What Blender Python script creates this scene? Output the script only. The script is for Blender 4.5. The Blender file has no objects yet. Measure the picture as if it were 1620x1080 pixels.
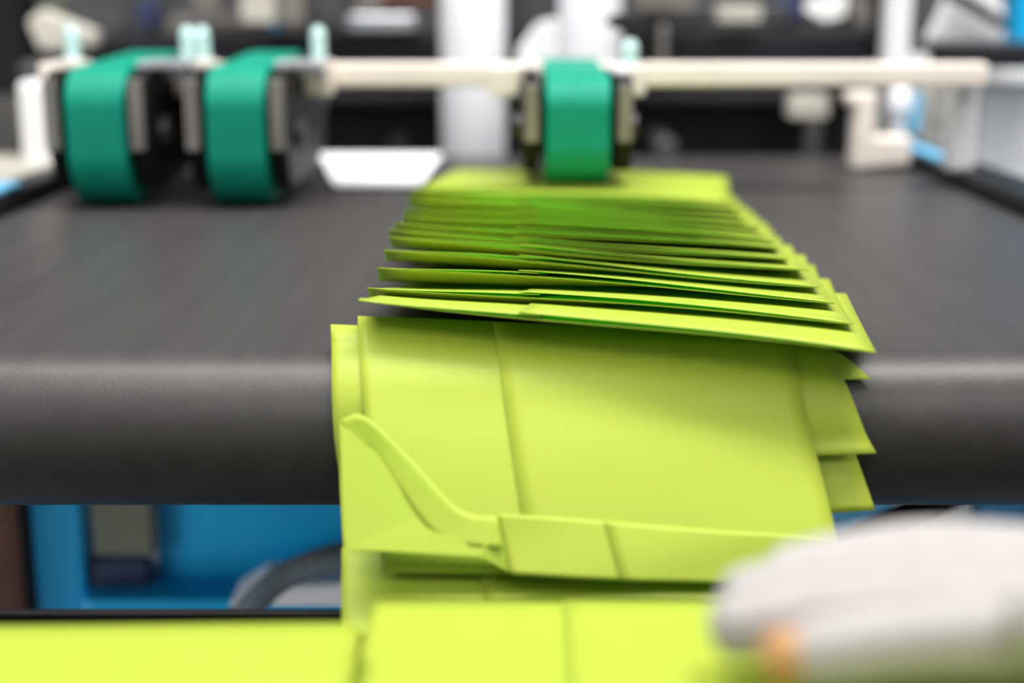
import bpy, bmesh, math, random
from mathutils import Vector, Matrix
random.seed(11)
C = bpy.context.scene.collection
SC = bpy.context.scene
R = math.radians
BT = 0.85            # height of the conveyor belt above the floor
CAMH = 0.16          # camera above the belt
PITCH = R(13.5)
FPX = 2250.0

# ------------------------------------------------------------------ camera
cam_d = bpy.data.cameras.new('camera'); cam = bpy.data.objects.new('camera', cam_d); C.objects.link(cam)
cam_d.lens = 50; cam_d.sensor_width = 36; cam_d.clip_start = 0.02; cam_d.clip_end = 60
cam.location = (0, 0, BT + CAMH); cam.rotation_euler = (R(90) - PITCH, 0, 0)
cam_d.dof.use_dof = True; cam_d.dof.focus_distance = 0.70; cam_d.dof.aperture_fstop = 2.8
SC.camera = cam
# ------------------------------------------------------------------ light
SC.view_settings.view_transform = 'Standard'; SC.view_settings.look = 'None'
SC.view_settings.gamma = 1; SC.view_settings.exposure = 0.0
SC.view_settings.use_curve_mapping = False
w = bpy.data.worlds.new('hall_light'); SC.world = w; w.use_nodes = True
w.node_tree.nodes['Background'].inputs[0].default_value = (0.93, 0.96, 1.0, 1)
w.node_tree.nodes['Background'].inputs[1].default_value = 0.34

def area(name, loc, target, sx, sy, power, col=(1, 0.98, 0.95)):
    l = bpy.data.lights.new(name, 'AREA'); l.shape = 'RECTANGLE'; l.size = sx; l.size_y = sy
    l.energy = power; l.color = col
    o = bpy.data.objects.new(name, l); C.objects.link(o); o.location = loc
    o.rotation_euler = (Vector(target) - Vector(loc)).to_track_quat('-Z', 'Y').to_euler()
    return o
area('ceiling_lamp_overhead', (0.1, 0.54, BT + 1.5), (0.05, 0.62, BT), 2.2, 0.30, 23)
area('under_belt_fill', (-1.5, 0.1, BT - 0.45), (0.1, 1.0, BT - 0.28), 0.6, 0.9, 9.5)  # added low fill, not a window; brightens the blue stand under the belt
area('ceiling_lamp_front', (0.3, -0.8, BT + 1.5), (0, 0.7, BT), 2.0, 0.6, 16)
area('ceiling_lamp_back', (0.1, 0.95, BT + 1.9), (0.1, 1.55, BT), 2.4, 0.5, 68)

# ------------------------------------------------------------------ materials
def mat(name, col, rough=0.5, metal=0.0, noise=0.0, nscale=20, bump=0.0, bscale=200, spec=0.5, stretch=(1, 1, 1), emit=0):
    m = bpy.data.materials.new(name); m.use_nodes = True; nt = m.node_tree
    b = nt.nodes['Principled BSDF']
    b.inputs['Base Color'].default_value = (*col, 1); b.inputs['Roughness'].default_value = rough
    b.inputs['Metallic'].default_value = metal; b.inputs['Specular IOR Level'].default_value = spec
    tc = nt.nodes.new('ShaderNodeTexCoord'); mp = nt.nodes.new('ShaderNodeMapping')
    mp.inputs['Scale'].default_value = stretch
    nt.links.new(tc.outputs['Object'], mp.inputs['Vector'])
    if noise:
        n = nt.nodes.new('ShaderNodeTexNoise'); n.inputs['Scale'].default_value = nscale; n.inputs['Detail'].default_value = 4
        nt.links.new(mp.outputs[0], n.inputs['Vector'])
        r = nt.nodes.new('ShaderNodeValToRGB')
        r.color_ramp.elements[0].position = 0.3; r.color_ramp.elements[1].position = 0.7
        r.color_ramp.elements[0].color = (*[max(0, c * (1 - noise)) for c in col], 1)
        r.color_ramp.elements[1].color = (*[min(1, c * (1 + noise)) for c in col], 1)
        nt.links.new(n.outputs[0], r.inputs[0]); nt.links.new(r.outputs[0], b.inputs['Base Color'])
    if bump:
        n = nt.nodes.new('ShaderNodeTexNoise'); n.inputs['Scale'].default_value = bscale
        nt.links.new(mp.outputs[0], n.inputs['Vector'])
        bp = nt.nodes.new('ShaderNodeBump'); bp.inputs['Strength'].default_value = bump; bp.inputs['Distance'].default_value = 0.002
        nt.links.new(n.outputs[0], bp.inputs['Height']); nt.links.new(bp.outputs[0], b.inputs['Normal'])
    return m

def paper_mat(name, col, tcol, trans):
    m = bpy.data.materials.new(name); m.use_nodes = True; nt = m.node_tree
    for n in list(nt.nodes): nt.nodes.remove(n)
    out = nt.nodes.new('ShaderNodeOutputMaterial')
    tc = nt.nodes.new('ShaderNodeTexCoord')
    n = nt.nodes.new('ShaderNodeTexNoise'); n.inputs['Scale'].default_value = 60; n.inputs['Detail'].default_value = 3
    nt.links.new(tc.outputs['Object'], n.inputs['Vector'])
    r = nt.nodes.new('ShaderNodeValToRGB')
    r.color_ramp.elements[0].color = (col[0] * .94, col[1] * .95, col[2] * .9, 1)
    r.color_ramp.elements[1].color = (*col, 1)
    nt.links.new(n.outputs[0], r.inputs[0])
    b = nt.nodes.new('ShaderNodeBsdfPrincipled'); b.inputs['Roughness'].default_value = 0.42
    b.inputs['Specular IOR Level'].default_value = 0.35
    nt.links.new(r.outputs[0], b.inputs['Base Color'])
    t = nt.nodes.new('ShaderNodeBsdfTranslucent'); t.inputs['Color'].default_value = (*tcol, 1)
    mx = nt.nodes.new('ShaderNodeMixShader'); mx.inputs[0].default_value = trans
    nt.links.new(b.outputs[0], mx.inputs[1]); nt.links.new(t.outputs[0], mx.inputs[2])
    nt.links.new(mx.outputs[0], out.inputs[0])
    return m

M = {}
M['paper'] = paper_mat('lime_paper', (0.68, 0.745, 0.095), (0.14, 0.72, 0.0), 0.44)
M['belt'] = mat('rubber_belt', (0.048, 0.045, 0.046), 0.40, noise=0.10, nscale=60, bump=0.08, bscale=900, spec=0.34, stretch=(1, 0.08, 1))
M['black'] = mat('black_plastic', (0.009, 0.009, 0.009), 0.5, noise=0.2, nscale=12, spec=0.15)
M['blackmetal'] = mat('black_painted_metal', (0.014, 0.014, 0.017), 0.45, noise=0.25, nscale=9, spec=0.25)
M['darkgrey'] = mat('dark_grey_metal', (0.07, 0.07, 0.075), 0.4, metal=0.3, noise=0.2, nscale=10)
M['grey'] = mat('grey_steel', (0.26, 0.24, 0.22), 0.38, metal=0.5, noise=0.15, nscale=30)
M['steel'] = mat('bright_steel', (0.62, 0.62, 0.66), 0.3, metal=0.7, noise=0.1, nscale=30)
M['green'] = mat('green_rubber_band', (0.0, 0.25, 0.165), 0.6, spec=0.25, noise=0.10, nscale=25)
M['cream'] = mat('cream_painted_bar', (0.86, 0.77, 0.70), 0.4, noise=0.05)
M['white'] = mat('white_painted_metal', (0.82, 0.82, 0.85), 0.45, noise=0.04)
M['whitepaper'] = mat('white_paper', (0.92, 0.92, 0.96), 0.7, noise=0.02)
M['cabinet'] = mat('pale_cabinet_paint', (0.86, 0.86, 0.86), 0.5, noise=0.08, nscale=5)
M['beige'] = mat('beige_painted_metal', (0.50, 0.48, 0.42), 0.5, noise=0.10, nscale=10)
M['teal'] = mat('pale_turquoise_plastic', (0.55, 0.78, 0.76), 0.35, noise=0.05)
M['blue'] = mat('blue_machine_paint', (0.0, 0.42, 0.80), 0.42, noise=0.10, nscale=6)
M['ltblue'] = mat('light_blue_paint', (0.16, 0.52, 0.82), 0.4, noise=0.08)
M['navy'] = mat('navy_paint', (0.02, 0.03, 0.09), 0.5, noise=0.2)
M['olive'] = mat('grey_olive_paint', (0.16, 0.17, 0.13), 0.6, noise=0.15)
M['brown'] = mat('brown_carton', (0.13, 0.055, 0.035), 0.8, noise=0.35, nscale=14)
M['floor'] = mat('grey_concrete', (0.22, 0.23, 0.25), 0.5, noise=0.15, nscale=3)
M['wall'] = mat('grey_hall_wall', (0.16, 0.155, 0.15), 0.8, noise=0.35, nscale=4)
M['hose'] = mat('grey_rubber_hose', (0.24, 0.28, 0.31), 0.35, noise=0.1)
M['skin'] = mat('skin', (0.48, 0.25, 0.09), 0.5, noise=0.08, nscale=60)
M['glove'] = mat('pale_knit_glove', (0.42, 0.40, 0.395), 0.85, noise=0.06, nscale=150, bump=0.5, bscale=900)
M['sleeve'] = mat('white_sleeve_cloth', (0.70, 0.68, 0.66), 0.9, noise=0.05, bump=0.3, bscale=300)
M['orange'] = mat('orange_fingertip_coating', (0.62, 0.27, 0.05), 0.6, noise=0.1)

# ------------------------------------------------------------------ helpers
def at(px, py, d):
    """world point seen at a place of the photo, at ground distance d in front of the camera"""
    u = (px - 810) / FPX; v = (540 - py) / FPX
    yc = math.cos(PITCH) + v * math.sin(PITCH); zc = -math.sin(PITCH) + v * math.cos(PITCH)
    t = d / yc
    return Vector((u * t, d, BT + CAMH + zc * t))

def tag(o, label=None, cat=None, group=None, kind=None):
    if label: o['label'] = label
    if cat: o['category'] = cat
    if group: o['group'] = group
    if kind: o['kind'] = kind
    return o
def empty(name, loc, label, cat, group=None, rz=0):
    o = bpy.data.objects.new(name, None); C.objects.link(o); o.location = loc; o.rotation_euler = (0, 0, rz)
    o.empty_display_size = 0.02
    return tag(o, label, cat, group)
def obj(name, bm, m, parent=None, loc=None, smooth=False, bevel=0.0, local=True):
    me = bpy.data.meshes.new(name); bmesh.ops.recalc_face_normals(bm, faces=bm.faces); bm.to_mesh(me); bm.free()
    o = bpy.data.objects.new(name, me); C.objects.link(o); me.materials.append(m)
    if smooth:
        for p in me.polygons: p.use_smooth = True
    if bevel:
        b = o.modifiers.new('edge', 'BEVEL'); b.width = bevel; b.segments = 2; b.limit_method = 'ANGLE'
    if parent: o.parent = parent
    if loc: o.location = loc
    return o
def box(bm, x0, x1, y0, y1, z0, z1):
    r = bmesh.ops.create_cube(bm, size=1)
    for v in r['verts']:
        v.co = Vector((x0 + (v.co.x + .5) * (x1 - x0), y0 + (v.co.y + .5) * (y1 - y0), z0 + (v.co.z + .5) * (z1 - z0)))
    return r['verts']
def cyl(bm, p0, p1, r0, r1=None, seg=32):
    p0 = Vector(p0); p1 = Vector(p1); r1 = r0 if r1 is None else r1
    ax = p1 - p0
    mt = Matrix.Translation((p0 + p1) / 2) @ ax.to_track_quat('Z', 'Y').to_matrix().to_4x4()
    return bmesh.ops.create_cone(bm, cap_ends=True, segments=seg, radius1=r0, radius2=r1, depth=ax.length, matrix=mt)['verts']
def prism(bm, prof, x0, x1):
    """extrude a (y,z) outline along x"""
    a = [bm.verts.new((x0, y, z)) for y, z in prof]; b = [bm.verts.new((x1, y, z)) for y, z in prof]
    bm.faces.new(a); bm.faces.new(list(reversed(b)))
    n = len(prof)
    for i in range(n): bm.faces.new((a[i], a[(i + 1) % n], b[(i + 1) % n], b[i]))
def prismy(bm, prof, y0, y1):
    """extrude an (x,z) outline along y"""
    a = [bm.verts.new((x, y0, z)) for x, z in prof]; b = [bm.verts.new((x, y1, z)) for x, z in prof]
    bm.faces.new(a); bm.faces.new(list(reversed(b)))
    n = len(prof)
    for i in range(n): bm.faces.new((a[i], a[(i + 1) % n], b[(i + 1) % n], b[i]))
def tube(bm, pts, r, seg=16):
    pts = [Vector(p) for p in pts]; rings = []
    for i, p in enumerate(pts):
        t = (pts[min(i + 1, len(pts) - 1)] - pts[max(i - 1, 0)]).normalized()
        s = t.cross(Vector((0, 1, 0.01))).normalized(); u = s.cross(t)
        rings.append([bm.verts.new(p + r * (math.cos(a) * s + math.sin(a) * u)) for a in [2 * math.pi * k / seg for k in range(seg)]])
    for a, b in zip(rings, rings[1:]):
        for k in range(seg): bm.faces.new((a[k], a[(k + 1) % seg], b[(k + 1) % seg], b[k]))
    bm.faces.new(rings[0]); bm.faces.new(list(reversed(rings[-1])))
def spline(P, n=10):
    P = [Vector(p) for p in P]; out = []
    Q = [2 * P[0] - P[1]] + P + [2 * P[-1] - P[-2]]
    for i in range(1, len(Q) - 2):
        for k in range(n):
            t = k / n
            out.append(0.5 * ((2 * Q[i]) + (-Q[i - 1] + Q[i + 1]) * t + (2 * Q[i - 1] - 5 * Q[i] + 4 * Q[i + 1] - Q[i + 2]) * t * t + (-Q[i - 1] + 3 * Q[i] - 3 * Q[i + 1] + Q[i + 2]) * t ** 3))
    out.append(P[-1]); return out
def boxpx(px0, py0, px1, py1, d0, d1):
    """corner values of a block whose front face fills a rectangle of the photo at distance d0"""
    a = at(px0, py1, d0); b = at(px1, py0, d0); m = (max(0, min(1080, py0)) + max(0, min(1080, py1))) / 2
    return at(px0, m, d0).x, at(px1, m, d0).x, d0, d1, a.z, b.z
def thing_box(name, rect, d0, d1, m, label, cat, bevel=0.003, group=None, extra=None):
    """one bevelled block as a whole thing, its origin at its base"""
    x0, x1, y0, y1, z0, z1 = boxpx(*rect, d0, d1)
    bm = bmesh.new(); box(bm, x0, x1, y0, y1, z0, z1)
    if extra: extra(bm, x0, x1, y0, y1, z0, z1)
    c = Vector(((x0 + x1) / 2, (y0 + y1) / 2, z0))
    bmesh.ops.translate(bm, verts=bm.verts, vec=-c)
    o = obj(name, bm, m, bevel=bevel, loc=c)
    return tag(o, label, cat, group)

# ------------------------------------------------------------------ the setting
bm = bmesh.new(); box(bm, -4, 4, -2, 5, -0.05, 0); tag(obj('floor', bm, M['floor']), kind='structure')
bm = bmesh.new(); box(bm, -4, 4, 4.0, 4.1, 0, 3.4); tag(obj('wall_back', bm, M['wall']), kind='structure')

# ------------------------------------------------------------------ conveyor
D0, D1, RR, HW = 0.656, 1.50, 0.0385, 0.385
conv = empty('conveyor', (0, (D0 + D1) / 2, 0), 'wide flat black conveyor with a round front roller, running away from the camera', 'conveyor')
def L(v): return v - Vector((0, (D0 + D1) / 2, 0))
def sub(bm, par_loc): bmesh.ops.translate(bm, verts=bm.verts, vec=-Vector(par_loc))
CL = (0, (D0 + D1) / 2, 0)
prof = []
for k in range(33):
    a = R(90) + math.pi * k / 32; prof.append((D0 + RR * math.cos(a), BT - RR + RR * math.sin(a)))
for k in range(33):
    a = R(270) + math.pi * k / 32; prof.append((D1 + RR * math.cos(a), BT - RR + RR * math.sin(a)))
bm = bmesh.new()
outer = prof
cy = [(D0 if i < 33 else D1) for i in range(66)]
inner = [(c + (y - c) * (RR - .003) / RR, (BT - RR) + (z - (BT - RR)) * (RR - .003) / RR) for (y, z), c in zip(prof, cy)]
va = [[bm.verts.new((x, y, z)) for y, z in pr] for x, pr in ((-HW, outer), (HW, outer), (HW, inner), (-HW, inner))]
n = 66
for i in range(n):
    j = (i + 1) % n
    for q in range(4):
        bm.faces.new((va[q][i], va[q][j], va[(q + 1) % 4][j], va[(q + 1) % 4][i]))
sub(bm, CL); belt = obj('belt', bm, M['belt'], conv, smooth=True)
es = belt.modifiers.new('edges', 'EDGE_SPLIT'); es.split_angle = R(40)
for y in (D0, D1):
    bm = bmesh.new(); cyl(bm, (-HW - .004, y, BT - RR), (HW + .004, y, BT - RR), RR - .0035, seg=48)
    cyl(bm, (-HW - .02, y, BT - RR), (HW + .02, y, BT - RR), .010)
    sub(bm, CL); tag(obj('roller', bm, M['grey'], conv, smooth=False), 'steel roller inside the belt loop')
for s in (-1, 1):
    bm = bmesh.new(); xa, xb = sorted((s * (HW + .006), s * (HW + (.036 if s < 0 else .05))))
    prism(bm, [(D0 + .06, BT - .075), (D1 + .05, BT - .075), (D1 + .05, BT + .014), (D0 + .11, BT + .014), (D0 + .06, BT - .02)], xa, xb)
    sub(bm, CL); rl = obj('side_rail', bm, M['blackmetal'], conv, bevel=.003)
    # painted strip lying on the rail, near the belt
    y0, y1 = ((0.74, 1.14) if s < 0 else (1.28, 1.46))
    xa, xb = sorted((s * (HW + .008), s * (HW + .026)))
    bm = bmesh.new(); box(bm, xa, xb, y0, y1, BT + .0142, BT + .019); sub(bm, CL)
    tag(obj('guide_strip', bm, M['ltblue'], rl, bevel=.0015), 'light blue guide strip')
for s in (-1, 1):
    for y in (0.95, 1.45):
        x = s * (HW + .028)
        bm = bmesh.new(); box(bm, x - .02, x + .02, y - .02, y + .02, 0, BT - .0755); box(bm, x - .04, x + .04, y - .04, y + .04, 0, .012)
        sub(bm, CL); tag(obj('leg', bm, M['blue'], conv, bevel=.003), 'blue square leg')

# ------------------------------------------------------------------ envelopes
EW, EL, SEAM = 0.232, 0.162, -0.036
def sheet(name, fn, x0, x1, parent, nx=16, ny=14, v0=0.0, v1=1.0, m='paper', base=(0, 0, 0), smooth=True):
    """paper panel: fn(x across, v 0 leading .. 1 trailing) -> world point; given real thickness"""
    bm = bmesh.new(); B = Vector(base)
    g = [[bm.verts.new(fn(x0 + (x1 - x0) * i / nx, v0 + (v1 - v0) * j / ny) - B) for i in range(nx + 1)] for j in range(ny + 1)]
    for j in range(ny):
        for i in range(nx): bm.faces.new((g[j][i], g[j][i + 1], g[j + 1][i + 1], g[j + 1][i]))
    me = bpy.data.meshes.new(name); bm.normal_update(); bm.to_mesh(me); bm.free()
    for p in me.polygons: p.use_smooth = smooth
    me.materials.append(M[m])
    o = bpy.data.objects.new(name, me); C.objects.link(o); o.parent = parent
    s = o.modifiers.new('thickness', 'SOLIDIFY'); s.thickness = 0.00035; s.offset = 0
    return o
def envelope(surf, nrm, label, group, base, puff=0.0016, flap=None):
    """surf(x,v) is the back panel; nrm(x,v) the direction the front panels puff out to"""
    e = empty('envelope', base, label, 'envelope', group)
    sheet('back_panel', surf, -EW / 2, EW / 2, e, base=base)
    def left(x, v):
        t = (x + EW / 2) / (SEAM + EW / 2)
        return surf(x, v) + nrm(x, v) * (0.0003 + puff * (1 - math.cos(math.pi * min(1, t * 1.05))) / 2)
    def right(x, v):
        t = (x - SEAM) / (EW / 2 - SEAM)
        return surf(x, v) + nrm(x, v) * (0.0003 + (puff * 1.35 + .0005) * max(0, 1 - max(0, t)) ** 0.6)
    sheet('left_panel', left, -EW / 2, SEAM + .004, e, base=base)
    sheet('right_panel', right, SEAM - .006, EW / 2, e, base=base)
    return e

lead0 = [0.620, 0.662, 0.706, 0.742, 0.776, 0.810, 0.842, 0.872, 0.902, 0.932, 0.962, 0.992, 1.020, 1.046, 1.072]
rise0 = [0.0170, 0.0180, 0.0195, 0.021, 0.0215, 0.0215, 0.0215, 0.0215, 0.0215, 0.0215, 0.0215, 0.021, 0.020, 0.018, 0.0190]
lead, rise = [], []
for i in range(15):
    lead.append(lead0[i]); rise.append(rise0[i])
NTH = ['foremost', 'second', 'third', 'fourth', 'fifth', 'sixth', 'seventh', 'eighth', 'ninth', 'tenth', 'eleventh', 'twelfth', 'thirteenth', 'fourteenth', 'fifteenth', 'sixteenth', 'seventeenth', 'eighteenth', 'nineteenth', 'twentieth']
ordinals = ['lime envelope jutting over the front roller, foremost of the shingled stream']
ordinals += ['lime envelope, %s from the front roller in the shingled stream on the belt' % NTH[i] for i in range(1, 13)]
ordinals += ['lime envelope pinned under the green wheel, last but one of the shingled stream',
             'topmost and rearmost lime envelope of the shingled stream, flat behind the green wheel']
for k, (d, t) in enumerate(zip(lead, rise)):
    yaw = R(-8.5 + random.uniform(-.5, .5)); xs = 0.044 + random.uniform(-.0018, .0018)
    ro = 0.050 + random.uniform(-.004, .004) + (.022 if k == 0 else 0); jit = random.uniform(-.0006, .0006)
    flat = k >= 13
    c, s_ = math.cos(yaw), math.sin(yaw)
    def surf(x, v, d=d, t=t, xs=xs, ro=ro, c=c, s_=s_, flat=flat, jit=jit, k=k):
        y = v * EL
        if flat: z = t - ro * x * .3 - .004 * v
        else: z = (t + jit - ro * x) * (1 - v) ** (1.1 if k == 0 else 1.7) + .0012 + .0022 * v
        z += 0.0012 * math.sin(x * 22 + k) * (1 - v)
        return Vector((xs + c * x - s_ * y, d + s_ * x + c * y, BT + z))
    up = lambda x, v: Vector((0, -0.12, 1))
    e = envelope(surf, up, ordinals[k], 'lime envelopes shingled on the conveyor', surf(0, 0), puff=0.0016)
    s_prev = (d - lead[k - 1]) if k else .012
    def fold(x, w):                                   # folded bottom edge that gives the envelope its thickness
        h = .80 * 1.7 * s_prev / EL * max(.004, t - ro * x)
        h *= max(.06, min(1, (.075 - x) / .11))
        if k == 0: h = .0015
        if flat: h = .0045
        return surf(x, 0) + up(x, 0) * .0004 + Vector((0, .0015 + .012 * w, -h * w - .0004))
    sheet('folded_edge', fold, -EW / 2, EW / 2, e, ny=4, base=surf(0, 0))

# falling envelopes: four corners (photo place, distance) and a belly
def falling(TL, TR, BR, BL, label, belly=0.01, puff=0.0011, early=1.0, gap=.002):
    a, b, c_, d_ = (at(*q) for q in (TL, TR, BR, BL))
    def surf(x, v):
        u = x / EW + .5
        p = (a * (1 - u) + b * u) * (1 - v) + (d_ * (1 - u) + c_ * u) * v
        p = p + Vector((0, -belly * math.sin(math.pi * v ** early), 0))
        p += Vector((0, 0.0009 * math.sin(7 * u + 3 * v), 0))
        ry, rz = p.y - D0, p.z - (BT - RR)                 # the paper lies over the roller, never inside it
        q = math.hypot(ry, rz)
        if ry < 0 and q < RR + gap: p.y = D0 + ry / q * (RR + gap); p.z = BT - RR + rz / q * (RR + gap)
        elif ry >= 0 and p.z < BT + gap: p.z = BT + gap
        return p
    return envelope(surf, lambda x, v: Vector((0, -1, 0.15)), label, 'lime envelopes tumbling off the roller', (a + b) / 2, puff=puff)
falling((566, 500, .655), (1236, 528, .655), (1337, 902, .565), (606, 905, .565), 'broad lime envelope hanging steeply over the roller, its right edge a clean slant', belly=.010, early=.62, gap=.007)
falling((523, 513, .650), (1100, 540, .654), (1130, 860, .590), (543, 872, .592), 'lime envelope slipping down at the left, its corner standing clear of the roller edge', belly=.001, gap=.0055)
falling((760, 540, .652), (1290, 555, .650), (1386, 716, .609), (800, 740, .606), 'lime envelope splayed right with a pointed corner against the dark roller', belly=.0, gap=.004)
falling((700, 535, .652), (1292, 545, .6515), (1374, 606, .631), (760, 620, .630), 'lime envelope just tipping off, its small right corner above the splayed one', belly=.0, gap=.0025)
falling((720, 655, .623), (1330, 650, .623), (1384, 806, .603), (780, 850, .603), 'darker lime envelope low at the right, half hidden behind the slanting edge', belly=.0, gap=.0015)
falling((541, 866, .586), (1230, 880, .586), (1270, 1040, .530), (541, 1004, .545), 'lime envelope nearly landed, upright between roller and stacks', belly=.002)
falling((784, 812, .5675), (1320, 850, .5655), (1350, 930, .553), (808, 908, .553), 'pale lime envelope in mid fall, its lower edge straight above the stack', belly=.0, puff=.0008)

# open-flap envelope at lower left
e = empty('envelope', at(640, 760, .555), 'lime envelope twisted at lower left with an open slanting flap', 'envelope', 'lime envelopes tumbling off the roller')
bs = e.location.copy()
P = [at(537, 668, .588), at(700, 800, .569), at(790, 830, .5635), at(806, 905, .555), at(760, 880, .555), at(545, 868, .555)]
def poly_sheet(name, pts, parent, base, inset=.25):
    bm = bmesh.new(); vs = [bm.verts.new(p - Vector(base)) for p in pts]; bm.faces.new(vs)
    bmesh.ops.triangulate(bm, faces=bm.faces)
    me = bpy.data.meshes.new(name); bm.to_mesh(me); bm.free(); me.materials.append(M['paper'])
    o = bpy.data.objects.new(name, me); C.objects.link(o); o.parent = parent
    s = o.modifiers.new('thickness', 'SOLIDIFY'); s.thickness = 0.0004; s.offset = 0
    return o
poly_sheet('back_panel', P, e, bs)
def band(u, v):
    A = spline([at(537, 664, .589), at(575, 657, .588), at(640, 715, .580), at(710, 790, .569), at(745, 812, .5665), at(787, 817, .566)], 6)
    Bp = spline([at(560, 700, .5835), at(590, 715, .5815), at(625, 765, .5735), at(680, 840, .5615), at(720, 862, .558), at(795, 868, .557)], 6)
    i = min(len(A) - 2, int(u * (len(A) - 1))); f = u * (len(A) - 1) - i
    return (A[i] * (1 - f) + A[i + 1] * f) * (1 - v) + (Bp[i] * (1 - f) + Bp[i + 1] * f) * v
sheet('flap', lambda x, v: band(x, v), 0, 1, e, nx=30, ny=5, base=bs)

# ------------------------------------------------------------------ receiving tray and stacks of envelopes
ty0, ty1 = 0.05, 0.575; tz = BT - 0.108
tray = empty('receiving_tray', (0, .3, 0), 'black receiving tray in front of the roller, under the stacks of lime envelopes', 'tray')
bm = bmesh.new(); box(bm, -.42, .42, ty0, ty1, tz - .012, tz); sub(bm, (0, .3, 0)); obj('tray_bed', bm, M['black'], tray, bevel=.002)
bm = bmesh.new(); box(bm, -.42, .42, ty1 + .0005, ty1 + .006, tz - .03, tz + .008); sub(bm, (0, .3, 0)); obj('rear_lip', bm, M['black'], tray, bevel=.001)
for s in (-1, 1):
    for y in (ty0 + .04, ty1 - .05):
        bm = bmesh.new(); box(bm, s * .39 - .015, s * .39 + .015, y - .015, y + .015, 0, tz - .0125); sub(bm, (0, .3, 0)); obj('leg', bm, M['darkgrey'], tray, bevel=.002)

def lying(cx, cy, z, yaw, label, group, lift=0.0, tilt=0.0):
    c, s_ = math.cos(yaw), math.sin(yaw)
    def surf(x, v):
        y = (v - .5) * EL
        return Vector((cx + c * x - s_ * y, cy + s_ * x + c * y, z + lift * (v ** 3) + tilt * x + 0.0008 * math.sin(18 * x + 5 * v)))
    return envelope(surf, lambda x, v: Vector((0, 0, 1)), label, group, (cx, cy, z), puff=0.0011)
stacks = [('left', -0.1665, .388, 12, .0045, 'left stack'), ('middle', 0.063, .432, 9, .0045, 'middle stack'), ('right', 0.160, .262, 22, .0045, 'right stack under the gloved hand')]
words = ['lowest', 'second lowest', 'third from below', 'fourth from below', 'fifth from below', 'sixth from below', 'seventh from below', 'eighth from below', 'ninth from below', 'tenth from below', 'eleventh from below', 'twelfth from below', 'thirteenth from below', 'fourteenth from below', 'fifteenth from below', 'sixteenth from below', 'seventeenth from below', 'eighteenth from below', 'nineteenth from below', 'fifth from the top', 'fourth from the top', 'third from the top', 'second from the top']
for nm, sx, sy, cnt, dz, lab in stacks:
    for i in range(cnt):
        wd = 'topmost' if i == cnt - 1 else words[i]
        lying(sx + random.uniform(-.003, .003), sy + random.uniform(-.005, .005), tz + .0015 + i * dz, R(random.uniform(-2, 2) + (3 if nm == 'left' else 0)),
              'flat lime envelope, %s in the %s' % (wd, lab), 'lime envelopes in the %s stack' % nm)

# ------------------------------------------------------------------ green pressing wheels on the crossbar
def unit(px, d, zb, label, left_long=True, width_px=100):
    """upright green band over two wheels in black side plates; base point where it touches below"""
    base = at(px, 200, d); base.z = BT + zb
    r = 0.050; hw = 0.0228; H = 0.112
    e = empty('pressing_wheel_unit', base, label, 'pressing wheel', 'green pressing wheels on the crossbar')
    # band: front wheel big arc, running back to a smaller one
    prof = []
    for k in range(13):                                  # upper front pulley
        a = R(85) + R(95) * k / 12
        prof.append((0.030 + .030 * math.cos(a), 0.078 + .030 * math.sin(a)))
    for k in range(17):                                  # lower front pulley
        a = R(180) + R(95) * k / 16
        prof.append((0.042 + .042 * math.cos(a), 0.042 + .042 * math.sin(a)))
    for k in range(13):
        a = R(-80) + R(165) * k / 12
        prof.append((0.20 + .040 * math.cos(a), 0.074 + .040 * math.sin(a)))
    bm = bmesh.new(); prism(bm, prof, -hw, hw); b = obj('green_band', bm, M['green'], e, bevel=.002, smooth=False)
    for s in (-1, 1):
        bm = bmesh.new(); x0, x1 = sorted((s * (hw + .004), s * (hw + .016)))
        pp = [(.004, .098), (.004, .048), (.018, .016), (.05, .010), (.21, .022), (.245, .05), (.245, .095), (.22, .106), (.02, .106)]
        prism(bm, pp, x0, x1); pl = obj('side_plate', bm, M['black'], e, bevel=.002)
        bm = bmesh.new(); box(bm, x0 + .001, x1 - .001, -.003, .0038, .046, .100)
        tag(obj('edge_strip', bm, M['grey'], pl, bevel=.001), 'grey front edge of the plate')
        bm = bmesh.new(); xo = s * (hw + .016)
        cyl(bm, (xo, .056, .056), (xo + s * .006, .056, .056), .012); obj('axle_cap', bm, M['darkgrey'], pl)
        bm = bmesh.new(); cyl(bm, (xo, .20, .07), (xo + s * .005, .20, .07), .009); obj('axle_cap', bm, M['darkgrey'], pl)
    bm = bmesh.new()
    if left_long: box(bm, hw + .0045, hw + .040, .030, .083, .1063, .1125); box(bm, hw + .017, hw + .040, .060, .083, .098, .1063)
    else: box(bm, hw + .0045, hw + .0155, .030, .15, .1063, .109)
    tag(obj('top_cover', bm, M['steel'], e, bevel=.001), 'bright bluish top edge cover')
    # clamps to the crossbar
    for x in ((hw + .03), (-hw - .02)) if left_long else ((hw + .02), (-hw - .03)):
        bm = bmesh.new(); box(bm, x - .011, x + .011, .086, .1095, .082, .111)
        cb = obj('clamp_block', bm, M['cream'], e, bevel=.002)
        if not left_long and x < 0: continue
        bm = bmesh.new(); cyl(bm, (x, .098, .1112), (x, .098, .132), .0062, seg=20); cyl(bm, (x, .098, .132), (x, .098, .138), .0062, .0035, seg=20)
        tag(obj('clamp_pin', bm, M['teal'], cb), 'pale turquoise pin')
    if not left_long: e.scale = (1.06, 1, .78)
    return e
unit(150, 1.100, 0.001, 'green pressing wheel at far left above the dark belt')
unit(372, 1.100, 0.001, 'green pressing wheel second from left above the dark belt')
unit(915, 1.064, 0.0215, 'green pressing wheel pressing on the lime envelopes', left_long=False)

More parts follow.
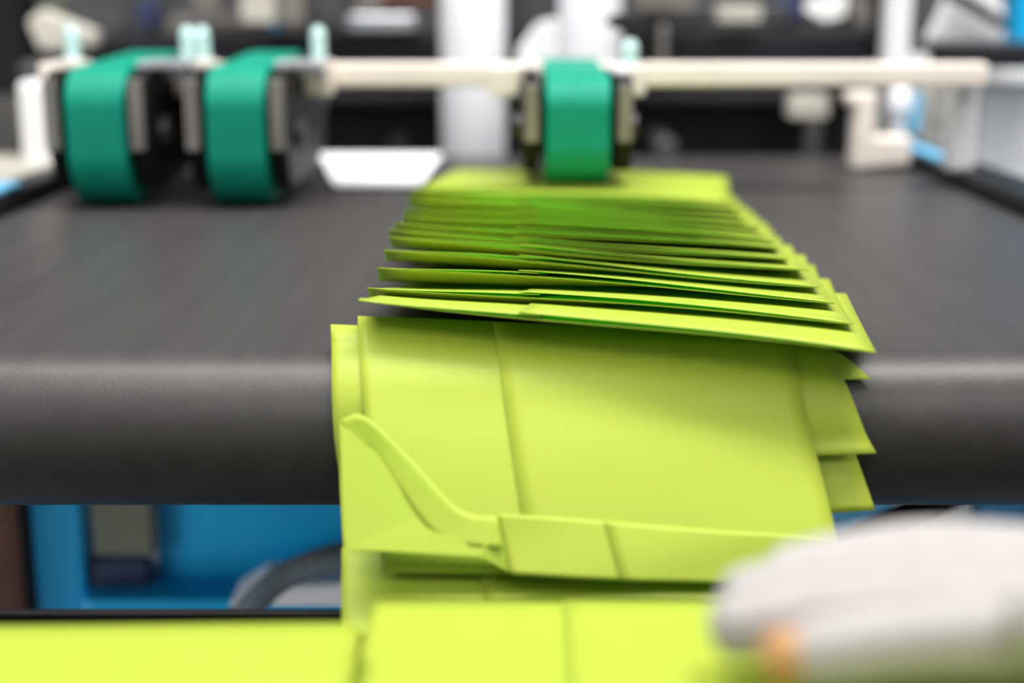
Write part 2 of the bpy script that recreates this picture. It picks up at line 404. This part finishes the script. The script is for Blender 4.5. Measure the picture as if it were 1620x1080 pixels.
bar = empty('crossbar', (0, 1.26, BT + .13), 'long cream crossbar carrying the green pressing wheels', 'crossbar')
za = at(800, 137, 1.21).z; zb_ = at(800, 100, 1.21).z
xl = at(60, 120, 1.21).x; xr = at(1565, 120, 1.21).x
bm = bmesh.new(); box(bm, xl, xr, 1.21, 1.235, za, zb_); sub(bm, bar.location); obj('square_bar', bm, M['cream'], bar, bevel=.003)
bm = bmesh.new(); x0, x1, _, _, z0, z1 = boxpx(1528, 104, 1572, 275, 1.2, 1.26)
box(bm, x0, x1, 1.237, 1.262, BT + .0145, z1); sub(bm, bar.location); tag(obj('end_bracket', bm, M['white'], bar, bevel=.004), 'white upright end bracket')
bm = bmesh.new(); x0, x1, _, _, z0, z1 = boxpx(20, 100, 62, 300, 1.2, 1.26)
box(bm, x0 + .02, x1 + .012, 1.237, 1.262, BT + .0145, z1); sub(bm, bar.location); obj('end_bracket', bm, M['beige'], bar, bevel=.004)

# ------------------------------------------------------------------ white things behind the bar
def roll(px0, px1, py0, py1, d, label):
    a = at(px0, py1, d); b = at(px1, py0, d); r = (b.x - a.x) / 2; cx = (a.x + b.x) / 2
    bm = bmesh.new(); cyl(bm, (0, 0, 0), (0, 0, b.z - a.z + .2), r, seg=48)
    cyl(bm, (0, 0, b.z - a.z + .2), (0, 0, b.z - a.z + .22), r * .3, seg=24)
    o = obj('paper_roll', bm, M['whitepaper'], loc=(cx, d + r, a.z), bevel=.001)
    o.modifiers.new('e', 'EDGE_SPLIT').split_angle = R(40)
    for p in o.data.polygons: p.use_smooth = True
    return tag(o, label, 'paper roll')
roll(696, 800, 0, 262, 1.545, 'tall white paper roll standing behind the bar, left of the centre green wheel')
roll(884, 988, 0, 262, 1.545, 'tall white paper roll standing directly behind the centre green wheel')
bm = bmesh.new()
pts = [(818, 78), (850, 36), (884, 28), (884, 110), (818, 110)]
prismy(bm, [(at(x, y, 1.5).x, at(x, y, 1.5).z) for x, y in pts], 1.5, 1.512)
tag(obj('guard_plate', bm, M['white'], bevel=.002), 'white slanting plate between the two paper rolls', 'plate')
bm = bmesh.new()
pts = [(958, 30), (985, 20), (1008, 28), (1022, 99), (1006, 99), (990, 50), (965, 42)]
prismy(bm, [(at(x, y, 1.21).x, at(x, y, 1.21).z) for x, y in pts], 1.212, 1.233)
tag(obj('clamp_lever', bm, M['blackmetal'], bevel=.004), 'small black lever beside the right paper roll', 'lever')
# white sheet on the far end of the belt
x0 = at(505, 290, 1.3).x; x1 = at(700, 290, 1.3).x
bm = bmesh.new()
ya, yb = .16 / math.tan(PITCH - math.atan((540 - 300) / FPX)), 1.44
xa0, xa1 = at(528, 296, ya).x, at(665, 296, ya).x
xb0, xb1 = at(505, 256, yb).x, at(700, 256, yb).x
gv = [bm.verts.new(v) for v in ((xa0, ya, BT + .0025), (xa1, ya, BT + .0025), (xb1, yb, BT + .008), (xb0, yb, BT + .008))]
bm.faces.new(gv); o = obj('paper_sheet', bm, M['whitepaper']); o.modifiers.new('t', 'SOLIDIFY').thickness = .0015
tag(o, 'white sheet lying on the far end of the belt beside the second green wheel', 'paper sheet')

# ------------------------------------------------------------------ machine body behind
mach = empty('feeder_machine', (0, 1.9, 0), 'large black feeder machine closing off the far end of the belt', 'machine')
def mpart(name, rect, d0, d1, m, label=None, bevel=.003, parent=None):
    x0, x1, y0, y1, z0, z1 = boxpx(*rect, d0, d1)
    bm = bmesh.new(); box(bm, x0, x1, y0, y1, z0, z1); sub(bm, (0, 1.9, 0))
    o = obj(name, bm, M[m], parent or mach, bevel=bevel)
    if label: o['label'] = label
    return o
mpart('lower_housing', (420, 150, 1345, 420), 1.665, 2.19, 'black', 'black lower housing')
mpart('ledge', (430, 146, 1340, 166), 1.64, 1.664, 'blackmetal')
mpart('cross_beam', (190, 52, 1402, 99), 1.68, 1.76, 'blackmetal', 'black cross beam')
mpart('rear_panel', (-200, -260, 1500, 50), 2.25, 2.3, 'darkgrey')
mpart('rear_panel', (-120, 60, 1420, 145), 2.20, 2.24, 'black')
mpart('upright', (-40, -200, 38, 150), 1.60, 1.66, 'black')
mpart('upright', (205, -200, 262, 60), 1.80, 1.86, 'darkgrey')
mpart('guide_bar', (548, 22, 660, 50), 1.66, 1.675, 'steel', 'silver guide bar', bevel=.004)
mpart('guide_bar', (150, 28, 196, 66), 1.70, 1.72, 'darkgrey')
mpart('guide_bar', (1055, 6, 1250, 38), 1.70, 1.72, 'darkgrey')
mpart('valve_block', (1135, 8, 1205, 36), 1.66, 1.69, 'beige', 'beige valve block')
mpart('valve_block', (380, -30, 432, 38), 1.60, 1.64, 'beige', 'beige valve block')
mpart('valve_block', (436, -30, 482, 40), 1.62, 1.66, 'grey')
mpart('valve_block', (305, -20, 345, 18), 1.60, 1.64, 'grey')
mpart('blue_plate', (425, -30, 440, 48), 1.66, 1.68, 'blue', 'blue plate')
mpart('blue_plate', (1225, -10, 1275, 30), 1.75, 1.77, 'navy', 'navy plate')
mpart('upright', (1388, -200, 1404, 100), 1.64, 1.68, 'blackmetal')
mpart('valve_block', (40, -40, 96, 20), 1.70, 1.74, 'olive', 'olive valve block')
mpart('valve_block', (500, -30, 545, 34), 1.62, 1.66, 'darkgrey')
mpart('guide_bar', (560, -20, 690, 12), 1.75, 1.77, 'brown', 'brownish guide bar')
mpart('guide_bar', (1000, -40, 1100, 20), 1.64, 1.66, 'grey', 'grey guide bar')
mpart('guide_bar', (1042, 40, 1056, 104), 1.60, 1.63, 'grey')
mpart('valve_block', (806, -30, 836, 40), 1.72, 1.75, 'darkgrey')
mpart('valve_block', (216, 0, 246, 44), 1.70, 1.74, 'navy', 'navy valve block')
mpart('cable_box', (262, 60, 300, 100), 1.72, 1.78, 'black')
mpart('lower_bracket', (1250, 150, 1312, 188), 1.57, 1.60, 'beige', 'beige bracket')
mpart('lower_bracket', (1274, 188, 1300, 262), 1.57, 1.60, 'darkgrey')
for x, y, r in ((1053, 235, .013), (628, 238, .012)):
    p = at(x, y, 1.56); bm = bmesh.new(); cyl(bm, (p.x, 1.55, p.z), (p.x, 1.664, p.z), r); cyl(bm, (p.x, 1.543, p.z), (p.x, 1.55, p.z), r * .6, r)
    sub(bm, (0, 1.9, 0)); tag(obj('knob', bm, M['darkgrey'] if x > 700 else M['black'], mach), 'round knob')
for i, (x, y) in enumerate(((265, 30), (300, 45), (500, 15), (590, 5), (1090, 20), (1350, 20))):
    p = at(x, y, 1.78); bm = bmesh.new(); cyl(bm, (p.x, 1.72, p.z), (p.x, 2.24, p.z), .016)
    sub(bm, (0, 1.9, 0)); obj('spindle', bm, M['grey'] if i % 2 else M['darkgrey'], mach, bevel=.001)
bm = bmesh.new(); p = [at(1282, 0, 1.63), at(1340, -10, 1.63), at(1335, 28, 1.63), at(1300, 36, 1.63), at(1270, 18, 1.63)]
prismy(bm, [(q.x, q.z) for q in p], 1.62, 1.64); sub(bm, (0, 1.9, 0)); tag(obj('cam_plate', bm, M['cabinet'], mach, bevel=.003), 'pale cam plate')

# right side
thing_box('machine_post', (1404, -160, 1442, 104), 1.50, 1.53, M['white'], 'slim white upright post behind the right end of the crossbar', 'post')
# L bracket with foot
bm = bmesh.new(); d = 1.36
zz = lambda y: at(1400, y, d).z; xx = lambda x: at(x, 200, d).x
prismy(bm, [(xx(1340), zz(146)), (xx(1386), zz(146)), (xx(1386), zz(216)), (xx(1446), zz(216)), (xx(1446), zz(262)), (xx(1354), zz(270)), (xx(1354), zz(172)), (xx(1340), zz(166))], d, d + .03)
tag(obj('angle_bracket', bm, M['cream'], bevel=.004), 'cream L-shaped bracket at the right edge of the belt', 'bracket')
p = at(1424, 165, 1.46); bm = bmesh.new()
bmesh.ops.create_uvsphere(bm, u_segments=24, v_segments=16, radius=.5)
for v in bm.verts: v.co = Vector((v.co.x * .026, v.co.y * .026, v.co.z * .042))
cyl(bm, (0, 0, -.036), (0, 0, -.014), .007)
tag(obj('ball_knob', bm, M['white'], loc=p, smooth=True), 'white egg-shaped knob above the L-shaped bracket', 'knob')
thing_box('blue_strut', (1444, 148, 1458, 212), 1.5, 1.52, M['ltblue'], 'thin light blue strut beside the white egg-shaped knob', 'strut', bevel=.001)
# cabinet
cab = empty('control_cabinet', (.66, 1.75, 0), 'pale white cabinet standing right of the belt', 'cabinet')
x0 = at(1524, 200, 1.62).x
def cpart(name, b, m, label=None, par=None):
    bm = bmesh.new(); box(bm, *b); sub(bm, (.66, 1.75, 0)); o = obj(name, bm, M[m], par or cab, bevel=.004)
    if label: o['label'] = label
    return o
zt = at(1560, 112, 1.62).z
cpart('body', (x0, x0 + .5, 1.62, 2.1, .02, zt), 'cabinet')
dr = cpart('door', (x0 + .012, x0 + .48, 1.605, 1.619, .10, zt - .012), 'white')
cpart('handle', (x0 + .03, x0 + .045, 1.590, 1.6045, zt - .28, zt - .18), 'darkgrey', par=dr)
cpart('plinth', (x0 + .01, x0 + .49, 1.63, 2.09, 0, .0195), 'black')
x0 = at(1457, 200, 1.70).x
thing_box('junction_box', (1452, 138, 1512, 250), 1.72, 1.80, M['beige'], 'greyish junction box between cabinet and blue strut', 'box')
bm = bmesh.new(); box(bm, 0, .03, 0, .002, 0, .022); box(bm, 0, .03, 0, .002, .036, .05)
thing = obj('label_plate', bm, M['whitepaper'], loc=(at(1475, 235, 1.715).x, 1.715, at(1475, 235, 1.715).z)); tag(thing, 'two pale plates on the junction box', 'plate')
thing_box('dark_rail', (1490, 72, 1680, 110), 1.55, 1.60, M['blackmetal'], 'dark horizontal rail above the white cabinet', 'rail')
bm = bmesh.new(); d = 1.58
pts = [(1476, 68), (1500, 20), (1512, -10), (1590, -30), (1606, 20), (1604, 70)]
prismy(bm, [(at(x, y, d).x, at(x, y, d).z) for x, y in pts], d + .03, d + .045)
tag(obj('hopper_guard', bm, M['white'], bevel=.004), 'white slanting guard at the upper right corner', 'guard')
bm = bmesh.new(); pts = [(1510, -22), (1600, 34), (1592, 48), (1500, -4)]
prismy(bm, [(at(x, y, d).x, at(x, y, d).z) for x, y in pts], d, d + .02)
tag(obj('lever_arm', bm, M['blackmetal'], bevel=.003), 'dark slanting arm crossing the white guard', 'arm')
thing_box('blue_column', (1613, -150, 1680, 66), 1.63, 1.68, M['blue'], 'dark blue column at the upper right edge', 'column')

# left side
thing_box('side_cover', (30, 128, 78, 284), 1.34, 1.40, M['cabinet'], 'pale side cover left of the first green wheel', 'cover', bevel=.006)
bm = bmesh.new(); pts = [(40, 34), (62, 14), (150, 50), (148, 76), (110, 74), (92, 82), (60, 80)]
prismy(bm, [(at(x, y, 1.5).x, at(x, y, 1.5).z) for x, y in pts], 1.5, 1.53)
tag(obj('swing_arm', bm, M['beige'], bevel=.004), 'beige slanting arm at upper left', 'arm')
thing_box('motor', (24, 96, 86, 126), 1.46, 1.58, M['darkgrey'], 'dark grey motor block under the beige slanting arm', 'motor', bevel=.008)
bm = bmesh.new(); box(bm, -.09, .09, -.25, .25, -.03, 0); prismy(bm, [(.05, -.03), (.08, -.03), (.08, -.12)], -.2, -.18)
tag(obj('side_shelf', bm, M['beige'], loc=(-HW - .128, 1.16, BT + .012), bevel=.003), 'beige shelf at the left edge outside the black rail', 'shelf')

# ------------------------------------------------------------------ under the belt
fr = empty('support_stand', (0, 1.1, 0), 'blue steel stand with panels under the conveyor', 'stand')
def fpart(name, rect, d0, d1, m, label=None, bevel=.004):
    x0, x1, y0, y1, z0, z1 = boxpx(*rect, d0, d1); bm = bmesh.new(); box(bm, x0, x1, y0, y1, z0, z1); sub(bm, (0, 1.1, 0))
    o = obj(name, bm, M[m], fr, bevel=bevel)
    if label: o['label'] = label
fpart('column', (50, 640, 132, 1600), .98, 1.06, 'blue', 'blue upright column')
fpart('side_panel', (245, 700, 900, 925), 1.00, 1.03, 'blue', 'blue side panel')
fpart('side_panel', (900, 700, 1440, 925), 1.00, 1.03, 'ltblue', 'lighter blue side panel')
fpart('column', (1546, 640, 1680, 1600), .98, 1.06, 'ltblue', 'light blue upright column')
fpart('lower_rail', (132, 948, 1546, 1010), .96, 1.02, 'blue')
fpart('ledge', (134, 922, 600, 946), .99, 1.04, 'steel', 'pale metal ledge')
fpart('cross_plate', (138, 600, 238, 882), .985, .995, 'olive', 'grey olive plate')
fpart('cross_plate', (138, 884, 238, 940), .985, .995, 'navy', 'navy plate')
thing_box('cardboard_box', (-140, 700, 38, 1400), 1.02, 1.25, M['brown'], 'brown cardboard box left of the blue column', 'box')
bm = bmesh.new(); tube(bm, spline([at(350, 1010, .86), at(395, 962, .86), at(450, 912, .87), at(535, 880, .88), at(640, 868, .90), at(760, 900, .92), at(800, 1000, .93)]), .0088)
tag(obj('hose', bm, M['hose'], smooth=True), 'grey hose arching in front of the blue panel', 'hose')
bm = bmesh.new(); tube(bm, spline([at(1330, 880, .9), at(1392, 838, .9), at(1470, 800, .91), at(1560, 740, .93)]), .0105)
tag(obj('cable', bm, M['black'], smooth=True), 'thick black cable rising under the right of the roller', 'cable')
bm = bmesh.new(); pp = [(-.075, 0), (.075, 0), (.07, .012), (.03, .02), (-.05, .016)]
prismy(bm, pp, 0, .05); p = at(525, 962, .93); tag(obj('metal_tray', bm, M['whitepaper'], loc=p, bevel=.004), 'small white tray behind the grey hose', 'tray')
thing_box('drive_cover', (1440, 700, 1542, 900), .95, 1.0, M['cabinet'], 'pale drive cover beneath the right of the roller', 'cover', bevel=.006)

# ------------------------------------------------------------------ the hand
person = empty('person', (0, 0, 0), "person's right hand in a pale grey glove, resting on the right stack", 'person')
hz = tz + .0015 + 21 * .0045 + .0025        # top of the right stack
def HP(px, py, d): return at(px, py, d)
base = Vector((0.139, 0.352, hz))
# local frame: a = along fingers (towards -x), b = away from the camera, c = up ; thumb on the near side
def loc3(a, b, c): return base + Vector((-a, b, c))
def hand_mesh(name, chains, m, parent):
    me = bpy.data.meshes.new(name); verts = []; edges = []; rad = []
    idx = {}
    for ch in chains:
        prev = None
        for key, p, r in ch:
            if key in idx: i = idx[key]
            else:
                i = len(verts); verts.append(p); rad.append(r); idx[key] = i
            if prev is not None and (prev, i) not in edges: edges.append((prev, i))
            prev = i
    me.from_pydata([tuple(v) for v in verts], edges, []); me.update()
    o = bpy.data.objects.new(name, me); C.objects.link(o); me.materials.append(m); o.parent = parent
    md = o.modifiers.new('skin', 'SKIN'); md.use_smooth_shade = True; md.branch_smoothing = 0.6
    for i, r in enumerate(rad):
        rr = r if isinstance(r, tuple) else (r, r)
        me.skin_vertices[0].data[i].radius = rr
    me.skin_vertices[0].data[0].use_root = True
    s = o.modifiers.new('sub', 'SUBSURF'); s.levels = 2; s.render_levels = 2
    return o
wr = ('wrist', loc3(-.085, .0, .026), .025)
def chains(g, tips=True, arm=True):
    out = []
    if arm: out.append([wr_(g), ('fore', loc3(-.16, -.005, .036), .030 + g), ('elbow', loc3(-.30, -.01, .05), .040 + g)])
    pc = ('palm', loc3(-.040, 0, .017), .0165 + g)
    fing = [('index', -.027, .078, .0088), ('middle', -.009, .086, .0092), ('ring', .010, .080, .0088), ('little', .028, .064, .0078)]
    for nm, b, ln, r in fing:
        c = [wr_(g), pc,
             (nm + 'k', loc3(.004, b, .0155), r + .0015 + g), (nm + '1', loc3(ln * .42, b, .0165), r + .0003 + g),
             (nm + '2', loc3(ln * .78, b, .0128), r - .0005 + g)]
        if True: c.append((nm + '3', loc3(ln * (1.0 if not g else (.93 if nm == 'index' else 1.03)), b, .0095), r * (.82 if not g else .95)))
        out.append(c)
    t = [wr_(g), ('thumbroot', loc3(-.055, -.026, .018), .014 + g), ('thumb1', loc3(-.028, -.043, .024), .0118 + g), ('thumb2', loc3(.004, -.042, .027), .0105 + g)]
    if True: t.append(('thumb3', loc3(.022 + g, -.037, .026), .0088 + g))
    out.append(t)
    return out
def wr_(g): return ('wrist', loc3(-.085, .0, .020), .020 + g)
body = hand_mesh('body', chains(0), M['skin'], person)
hand_mesh('glove', chains(.0016, tips=False, arm=False), M['glove'], person)
me = None
bm = bmesh.new(); tube(bm, [loc3(-.13, -.003, .033), loc3(-.16, -.005, .038), loc3(-.22, -.007, .043), loc3(-.31, -.01, .052)], .044, seg=28)
tag(obj('sleeve', bm, M['sleeve'], person, smooth=True), 'white sleeve')
